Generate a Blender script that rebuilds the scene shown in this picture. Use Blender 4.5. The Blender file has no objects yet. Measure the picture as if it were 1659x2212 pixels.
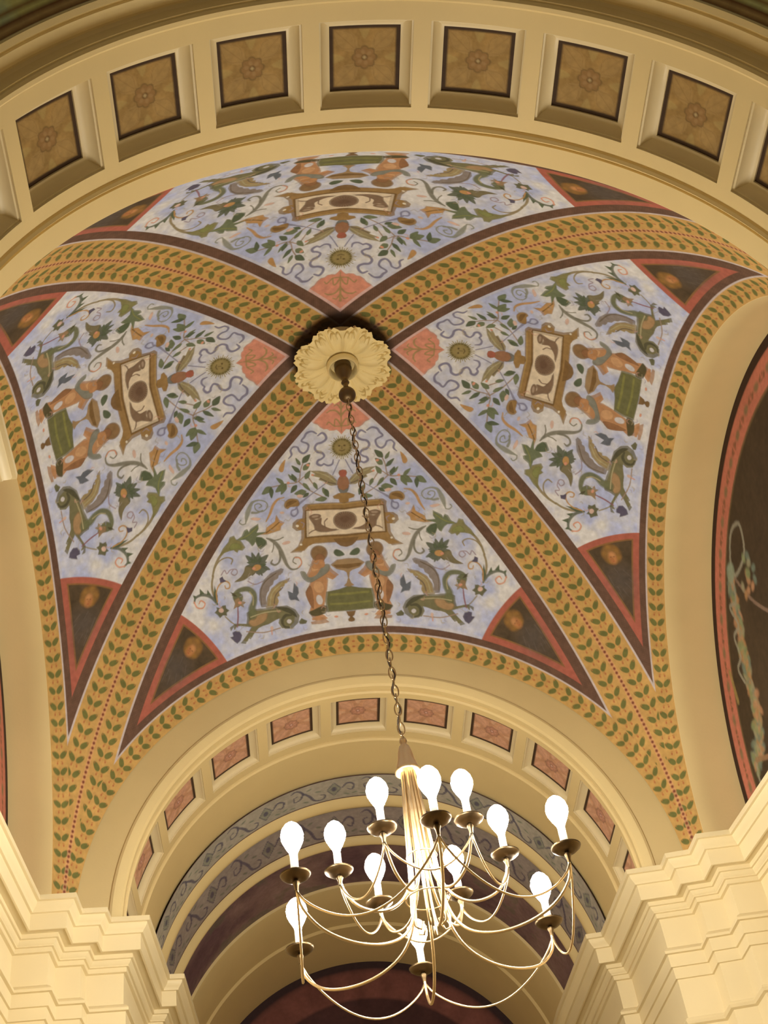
import bpy, math, random
import numpy as np
from mathutils import Vector, Matrix

random.seed(7)
rng = np.random.default_rng(11)
SC = bpy.context.scene
COL = SC.collection
A = 2.0                      # metres per half bay
Z0 = 5.48                    # springing height above the floor
R = 1.3736                   # sail vault radius, in half bays
BU = 0.0267                  # the webs swell a little between the ribs
RV = math.sqrt(R * R - 1)    # radius of the wall arches
PI = math.pi


def W(x, y, z):
    return (x * A, y * A, z * A + Z0)


# ------------------------------------------------------------------ objects
def tag(o, label=None, cat=None, group=None, kind=None):
    if label: o['label'] = label
    if cat: o['category'] = cat
    if group: o['group'] = group
    if kind: o['kind'] = kind
    return o


def mesh_from(name, verts, faces, smooth=True, attr=None):
    verts = np.asarray(verts, dtype=np.float32)
    me = bpy.data.meshes.new(name)
    if isinstance(faces, np.ndarray) and faces.ndim == 2:
        n, k = faces.shape
        me.vertices.add(len(verts)); me.vertices.foreach_set('co', verts.ravel())
        me.loops.add(n * k); me.loops.foreach_set('vertex_index', faces.astype(np.int32).ravel())
        me.polygons.add(n)
        me.polygons.foreach_set('loop_start', np.arange(0, n * k, k, dtype=np.int32))
        me.polygons.foreach_set('loop_total', np.full(n, k, dtype=np.int32))
        me.update(calc_edges=True)
    else:
        me.from_pydata([tuple(map(float, v)) for v in verts], [], [tuple(int(i) for i in f) for f in faces])
        me.update()
    me.validate(clean_customdata=False)
    if attr is not None:
        ca = me.color_attributes.new('paint', 'FLOAT_COLOR', 'POINT')
        c = np.ones((len(verts), 4), dtype=np.float32); c[:, :3] = attr
        ca.data.foreach_set('color', c.ravel())
    me.polygons.foreach_set('use_smooth', np.full(len(me.polygons), smooth))
    return me


def obj(name, me, mat=None, parent=None, loc=(0, 0, 0)):
    if mat is not None and not me.materials: me.materials.append(mat)
    o = bpy.data.objects.new(name, me); COL.objects.link(o)
    o.location = loc
    if parent is not None: o.parent = parent
    return o


def empty(name, loc=(0, 0, 0)):
    o = bpy.data.objects.new(name, None); COL.objects.link(o); o.location = loc
    o.empty_display_size = 0.1
    return o


class MB:
    """collects pieces of one mesh"""
    def __init__(s): s.v = []; s.f = []
    def add(s, v, f):
        b = len(s.v); s.v += [tuple(p) for p in v]; s.f += [tuple(i + b for i in q) for q in f]; return s
    def grid(s, P, close_u=False):
        P = np.asarray(P); n, m = P.shape[:2]; b = len(s.v)
        s.v += [tuple(p) for p in P.reshape(-1, 3)]
        for i in range(n if close_u else n - 1):
            for j in range(m - 1):
                a = b + i * m + j; c = b + ((i + 1) % n) * m + j
                s.f.append((a, a + 1, c + 1, c))
        return s
    def tube(s, pts, r, n=8, cap=True):
        pts = [Vector(p) for p in pts]; rr = r if hasattr(r, '__len__') else [r] * len(pts)
        t0 = (pts[1] - pts[0]).normalized()
        up = Vector((0, 0, 1)) if abs(t0.z) < .9 else Vector((1, 0, 0))
        nrm = t0.cross(up).normalized(); rings = []
        for i, p in enumerate(pts):
            t = (pts[min(i + 1, len(pts) - 1)] - pts[max(i - 1, 0)])
            t = t.normalized() if t.length > 1e-9 else t0
            nrm = (nrm - t * nrm.dot(t)).normalized(); bn = t.cross(nrm)
            rings.append([p + (nrm * math.cos(2 * PI * k / n) + bn * math.sin(2 * PI * k / n)) * rr[i] for k in range(n)])
        b = len(s.v)
        for q in rings: s.v += [tuple(v) for v in q]
        for i in range(len(pts) - 1):
            for k in range(n):
                s.f.append((b + i * n + k, b + i * n + (k + 1) % n, b + (i + 1) * n + (k + 1) % n, b + (i + 1) * n + k))
        if cap:
            s.f.append(tuple(b + k for k in range(n))[::-1]); s.f.append(tuple(b + (len(pts) - 1) * n + k for k in range(n)))
        return s
    def lathe(s, prof, n=24, c=(0, 0, 0)):
        P = [[(c[0] + r * math.cos(2 * PI * k / n), c[1] + r * math.sin(2 * PI * k / n), c[2] + z) for (r, z) in prof] for k in range(n)]
        return s.grid(P, True)
    def mesh(s, name, smooth=True): return mesh_from(name, s.v, s.f, smooth)


def smooth_angle(me, deg=35):
    me.polygons.foreach_set('use_smooth', np.ones(len(me.polygons), bool))
    try: me.set_sharp_from_angle(angle=math.radians(deg))
    except Exception: pass
    return me


# ------------------------------------------------------------------ colour
LAMP = np.array([1.0, .90, .74])


def lin(c):
    c = np.asarray(c, float) / 255
    return np.where(c <= .04045, c / 12.92, ((c + .055) / 1.055) ** 2.4)


def pig(c, k=1.0):
    """pigment that reads as sRGB c under the warm lamps"""
    return np.clip(lin(c) / LAMP * k, 0, .92)


# ------------------------------------------------------------------ materials
def new_mat(name):
    m = bpy.data.materials.new(name); m.use_nodes = True
    nt = m.node_tree; b = nt.nodes['Principled BSDF']
    return m, nt, b


def plaster(name, rgb, rough=.6, var=.05, scale=3.0, bump=.12, spec=.3):
    m, nt, b = new_mat(name); N = nt.nodes; L = nt.links
    tc = N.new('ShaderNodeTexCoord')
    n1 = N.new('ShaderNodeTexNoise'); n1.inputs['Scale'].default_value = scale; n1.inputs['Detail'].default_value = 5
    L.new(tc.outputs['Object'], n1.inputs['Vector'])
    cr = N.new('ShaderNodeValToRGB'); e = cr.color_ramp.elements
    c = np.asarray(rgb)
    e[0].position = .3; e[1].position = .7
    e[0].color = (*np.clip(c * (1 - var), 0, 1), 1); e[1].color = (*np.clip(c * (1 + var), 0, 1), 1)
    L.new(n1.outputs['Fac'], cr.inputs['Fac']); L.new(cr.outputs['Color'], b.inputs['Base Color'])
    b.inputs['Roughness'].default_value = rough; b.inputs['Specular IOR Level'].default_value = spec
    if bump:
        n2 = N.new('ShaderNodeTexNoise'); n2.inputs['Scale'].default_value = 60
        L.new(tc.outputs['Object'], n2.inputs['Vector'])
        bp = N.new('ShaderNodeBump'); bp.inputs['Strength'].default_value = bump; bp.inputs['Distance'].default_value = .004
        L.new(n2.outputs['Fac'], bp.inputs['Height']); L.new(bp.outputs['Normal'], b.inputs['Normal'])
    return m


def painted(name, rough=.7):
    m, nt, b = new_mat(name); N = nt.nodes; L = nt.links
    at = N.new('ShaderNodeAttribute'); at.attribute_name = 'paint'
    tc = N.new('ShaderNodeTexCoord'); n1 = N.new('ShaderNodeTexNoise')
    n1.inputs['Scale'].default_value = 28; n1.inputs['Detail'].default_value = 6
    L.new(tc.outputs['Object'], n1.inputs['Vector'])
    mr = N.new('ShaderNodeMapRange'); mr.inputs['From Min'].default_value = .25; mr.inputs['From Max'].default_value = .75
    mr.inputs['To Min'].default_value = .86; mr.inputs['To Max'].default_value = 1.12
    L.new(n1.outputs['Fac'], mr.inputs['Value'])
    mx = N.new('ShaderNodeMix'); mx.data_type = 'RGBA'; mx.blend_type = 'MULTIPLY'; mx.inputs['Factor'].default_value = 1
    L.new(at.outputs['Color'], mx.inputs['A']); L.new(mr.outputs['Result'], mx.inputs['B'])
    L.new(mx.outputs['Result'], b.inputs['Base Color'])
    b.inputs['Roughness'].default_value = rough; b.inputs['Specular IOR Level'].default_value = .2
    return m


def metal(name, rgb, rough=.3, met=1.0):
    m, nt, b = new_mat(name); N = nt.nodes; L = nt.links
    tc = N.new('ShaderNodeTexCoord'); n1 = N.new('ShaderNodeTexNoise'); n1.inputs['Scale'].default_value = 25
    L.new(tc.outputs['Object'], n1.inputs['Vector'])
    mr = N.new('ShaderNodeMapRange'); mr.inputs['To Min'].default_value = rough - .08; mr.inputs['To Max'].default_value = rough + .12
    L.new(n1.outputs['Fac'], mr.inputs['Value']); L.new(mr.outputs['Result'], b.inputs['Roughness'])
    b.inputs['Base Color'].default_value = (*rgb, 1); b.inputs['Metallic'].default_value = met
    return m


def glow(name, rgb, strength):
    m, nt, b = new_mat(name)
    b.inputs['Base Color'].default_value = (.9, .88, .8, 1)
    b.inputs['Emission Color'].default_value = (*rgb, 1); b.inputs['Emission Strength'].default_value = strength
    return m


CREAM = pig((228, 197, 134), 1.0)
M_CREAM = plaster('cream_plaster', CREAM, .5, .035, 2.2)
M_MOULD = plaster('cream_moulding_paint', pig((230, 204, 152), .93), .42, .03, 2.0, .06, .4)
M_PAINT = painted('fresco_paint')
M_BRASS = metal('pale_brass', (.83, .66, .42), .32)
M_BRONZE = metal('dark_bronze', (.16, .11, .06), .38)
M_ROSE = plaster('rosette_plaster', pig((238, 208, 140)), .5, .03, 6)
M_CANDLE = plaster('candle_sleeve_paint', (.86, .8, .66), .4, .02, 8, 0)
M_BULB = glow('lit_bulb_glass', (1.0, .93, .79), 74.0)
M_CABLE = plaster('cable_cloth', (.05, .035, .025), .7, .1, 30, 0)
M_FLOOR = plaster('floor_stone', (.66, .58, .45), .35, .2, 1.2, .02, .5)
M_CHAIN = metal('aged_brass', (.55, .42, .25), .36)
M_DARKGROOVE = plaster('groove_paint', pig((150, 112, 62)), .6, .05)

# ------------------------------------------------------------------ painter


def vnoise(h, w, cell, seed):
    g = np.random.default_rng(seed).random((h // cell + 3, w // cell + 3))
    y = np.arange(h) / cell; x = np.arange(w) / cell
    y0 = y.astype(int); x0 = x.astype(int); fy = (y - y0)[:, None]; fx = (x - x0)[None]
    fy = fy * fy * (3 - 2 * fy); fx = fx * fx * (3 - 2 * fx)
    a = g[y0][:, x0]; b = g[y0][:, x0 + 1]; c = g[y0 + 1][:, x0]; d = g[y0 + 1][:, x0 + 1]
    return (a * (1 - fx) + b * fx) * (1 - fy) + (c * (1 - fx) + d * fx) * fy


def fbm(h, w, cell, seed, octv=3):
    o = 0; amp = 1; t = 0
    for k in range(octv):
        o = o + amp * vnoise(h, w, max(2, cell >> k), seed + k); t += amp; amp *= .55
    return o / t


def spline(pts, n=6, closed=False):
    P = np.asarray(pts, float)
    if len(P) < 3: return P
    Q = np.vstack([P[-1:], P, P[:2]]) if closed else np.vstack([2 * P[:1] - P[1:2], P, 2 * P[-1:] - P[-2:-1]])
    out = []
    t = np.linspace(0, 1, n, endpoint=False)[:, None]
    for i in range(1, len(Q) - 2):
        p0, p1, p2, p3 = Q[i - 1], Q[i], Q[i + 1], Q[i + 2]
        out.append(.5 * (2 * p1 + (p2 - p0) * t + (2 * p0 - 5 * p1 + 4 * p2 - p3) * t ** 2 + (3 * p1 - p0 - 3 * p2 + p3) * t ** 3))
    if not closed: out.append(P[-1:])
    return np.vstack(out)


class Raster:
    def __init__(s, x0, x1, y0, y1, res, base=(0, 0, 0)):
        s.x0, s.y0, s.res = x0, y0, res
        s.w = int((x1 - x0) * res) + 1; s.h = int((y1 - y0) * res) + 1
        s.img = np.empty((s.h, s.w, 3)); s.img[:] = base
        s.X = x0 + np.arange(s.w) / res; s.Y = y0 + np.arange(s.h) / res
    def _box(s, lo, hi):
        i0 = max(0, int((lo[1] - s.y0) * s.res) - 1); i1 = min(s.h, int((hi[1] - s.y0) * s.res) + 3)
        j0 = max(0, int((lo[0] - s.x0) * s.res) - 1); j1 = min(s.w, int((hi[0] - s.x0) * s.res) + 3)
        return i0, i1, j0, j1
    def _put(s, b, m, col):
        i0, i1, j0, j1 = b; v = s.img[i0:i1, j0:j1]
        v += m[..., None] * (np.asarray(col) - v)
    def poly(s, pts, col, alpha=1.0):
        P = np.asarray(pts, float); b = s._box(P.min(0), P.max(0)); i0, i1, j0, j1 = b
        if i1 <= i0 or j1 <= j0: return
        acc = 0
        for ox in (-.25, .25):
            for oy in (-.25, .25):
                X = s.X[None, j0:j1] + ox / s.res; Y = s.Y[i0:i1, None] + oy / s.res
                ins = np.zeros((i1 - i0, j1 - j0), bool); q = P[-1]
                for p in P:
                    if p[1] != q[1]:
                        ins ^= ((p[1] > Y) != (q[1] > Y)) & (X < (q[0] - p[0]) * (Y - p[1]) / (q[1] - p[1]) + p[0])
                    q = p
                acc = acc + ins
        s._put(b, acc * .25 * alpha, col)
    def stroke(s, pts, col, alpha=1.0):
        P = np.asarray(pts, float); wm = P[:, 2].max() * .5
        b = s._box(P[:, :2].min(0) - wm, P[:, :2].max(0) + wm); i0, i1, j0, j1 = b
        if i1 <= i0 or j1 <= j0: return
        X = s.X[None, j0:j1]; Y = s.Y[i0:i1, None]; m = np.zeros((i1 - i0, j1 - j0)); px = 1.0 / s.res
        for p, q in zip(P[:-1], P[1:]):
            dx, dy = q[0] - p[0], q[1] - p[1]; l2 = dx * dx + dy * dy + 1e-12
            t = np.clip(((X - p[0]) * dx + (Y - p[1]) * dy) / l2, 0, 1)
            d = np.hypot(X - p[0] - t * dx, Y - p[1] - t * dy); r = .5 * (p[2] + (q[2] - p[2]) * t)
            m = np.maximum(m, np.clip((r - d) / px + .5, 0, 1))
        s._put(b, m * alpha, col)
    def blob(s, cx, cy, rx, ry, col, alpha=1.0, rot=0.0, soft=.2):
        rm = max(rx, ry) * (1 + soft); b = s._box((cx - rm, cy - rm), (cx + rm, cy + rm)); i0, i1, j0, j1 = b
        if i1 <= i0 or j1 <= j0: return
        X = s.X[None, j0:j1] - cx; Y = s.Y[i0:i1, None] - cy; c, n = math.cos(rot), math.sin(rot)
        d = np.hypot((X * c + Y * n) / rx, (-X * n + Y * c) / ry)
        s._put(b, np.clip((1 + soft - d) / (2 * soft), 0, 1) * alpha, col)
    def mask(s, m, col):
        s.img += np.asarray(m)[..., None] * (np.asarray(col) - s.img)
    def sample(s, x, y):
        fx = np.clip((x - s.x0) * s.res, 0, s.w - 1.001); fy = np.clip((y - s.y0) * s.res, 0, s.h - 1.001)
        j = fx.astype(int); i = fy.astype(int); fx = (fx - j)[..., None]; fy = (fy - i)[..., None]
        g = s.img
        return (g[i, j] * (1 - fx) + g[i, j + 1] * fx) * (1 - fy) + (g[i + 1, j] * (1 - fx) + g[i + 1, j + 1] * fx) * fy


PAL = {k: pig(v) for k, v in dict(
    pink=(204, 134, 106), sprig=(160, 132, 84), ribbon=(120, 114, 132), rod=(132, 128, 146), ring=(128, 124, 146), stem=(150, 125, 105),
    leafg=(104, 110, 78), leafd=(84, 92, 66), leafl=(128, 128, 74), leafgr=(96, 98, 80), leafo=(116, 104, 72), orange=(178, 134, 80), coral=(204, 142, 112),
    coralp=(206, 172, 152), wing=(142, 126, 88), winglt=(166, 152, 112), wingdk=(108, 92, 74), gold=(146, 112, 62), golddk=(120, 90, 52), goldlt=(168, 134, 78),
    tail=(112, 110, 100), eagle=(148, 104, 72), red=(160, 92, 72), greyg=(134, 132, 116), panel=(224, 202, 168), white=(230, 216, 190), fig=(124, 98, 74), figlt=(160, 136, 110),
    stemo=(138, 120, 84), olive=(128, 120, 74), scroll=(118, 112, 94), tend=(150, 130, 138), purple=(84, 76, 90), olived=(98, 94, 64), wing1=(132, 118, 106),
    wing2=(152, 130, 86), body=(112, 104, 68), belly=(162, 128, 88), bodydk=(80, 76, 54), neck=(104, 104, 70), fieldc=(206, 196, 188), flower=(146, 118, 84),
    arrow=(136, 88, 92), bird=(92, 94, 98), flesh=(176, 126, 82), fleshdk=(140, 98, 64), fleshlt=(192, 146, 102), sash=(126, 124, 108), hair=(132, 100, 62), box=(104, 100, 58),
    boxlt=(126, 122, 66), boxdk=(84, 76, 48), urn=(152, 122, 82)).items()}
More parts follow.
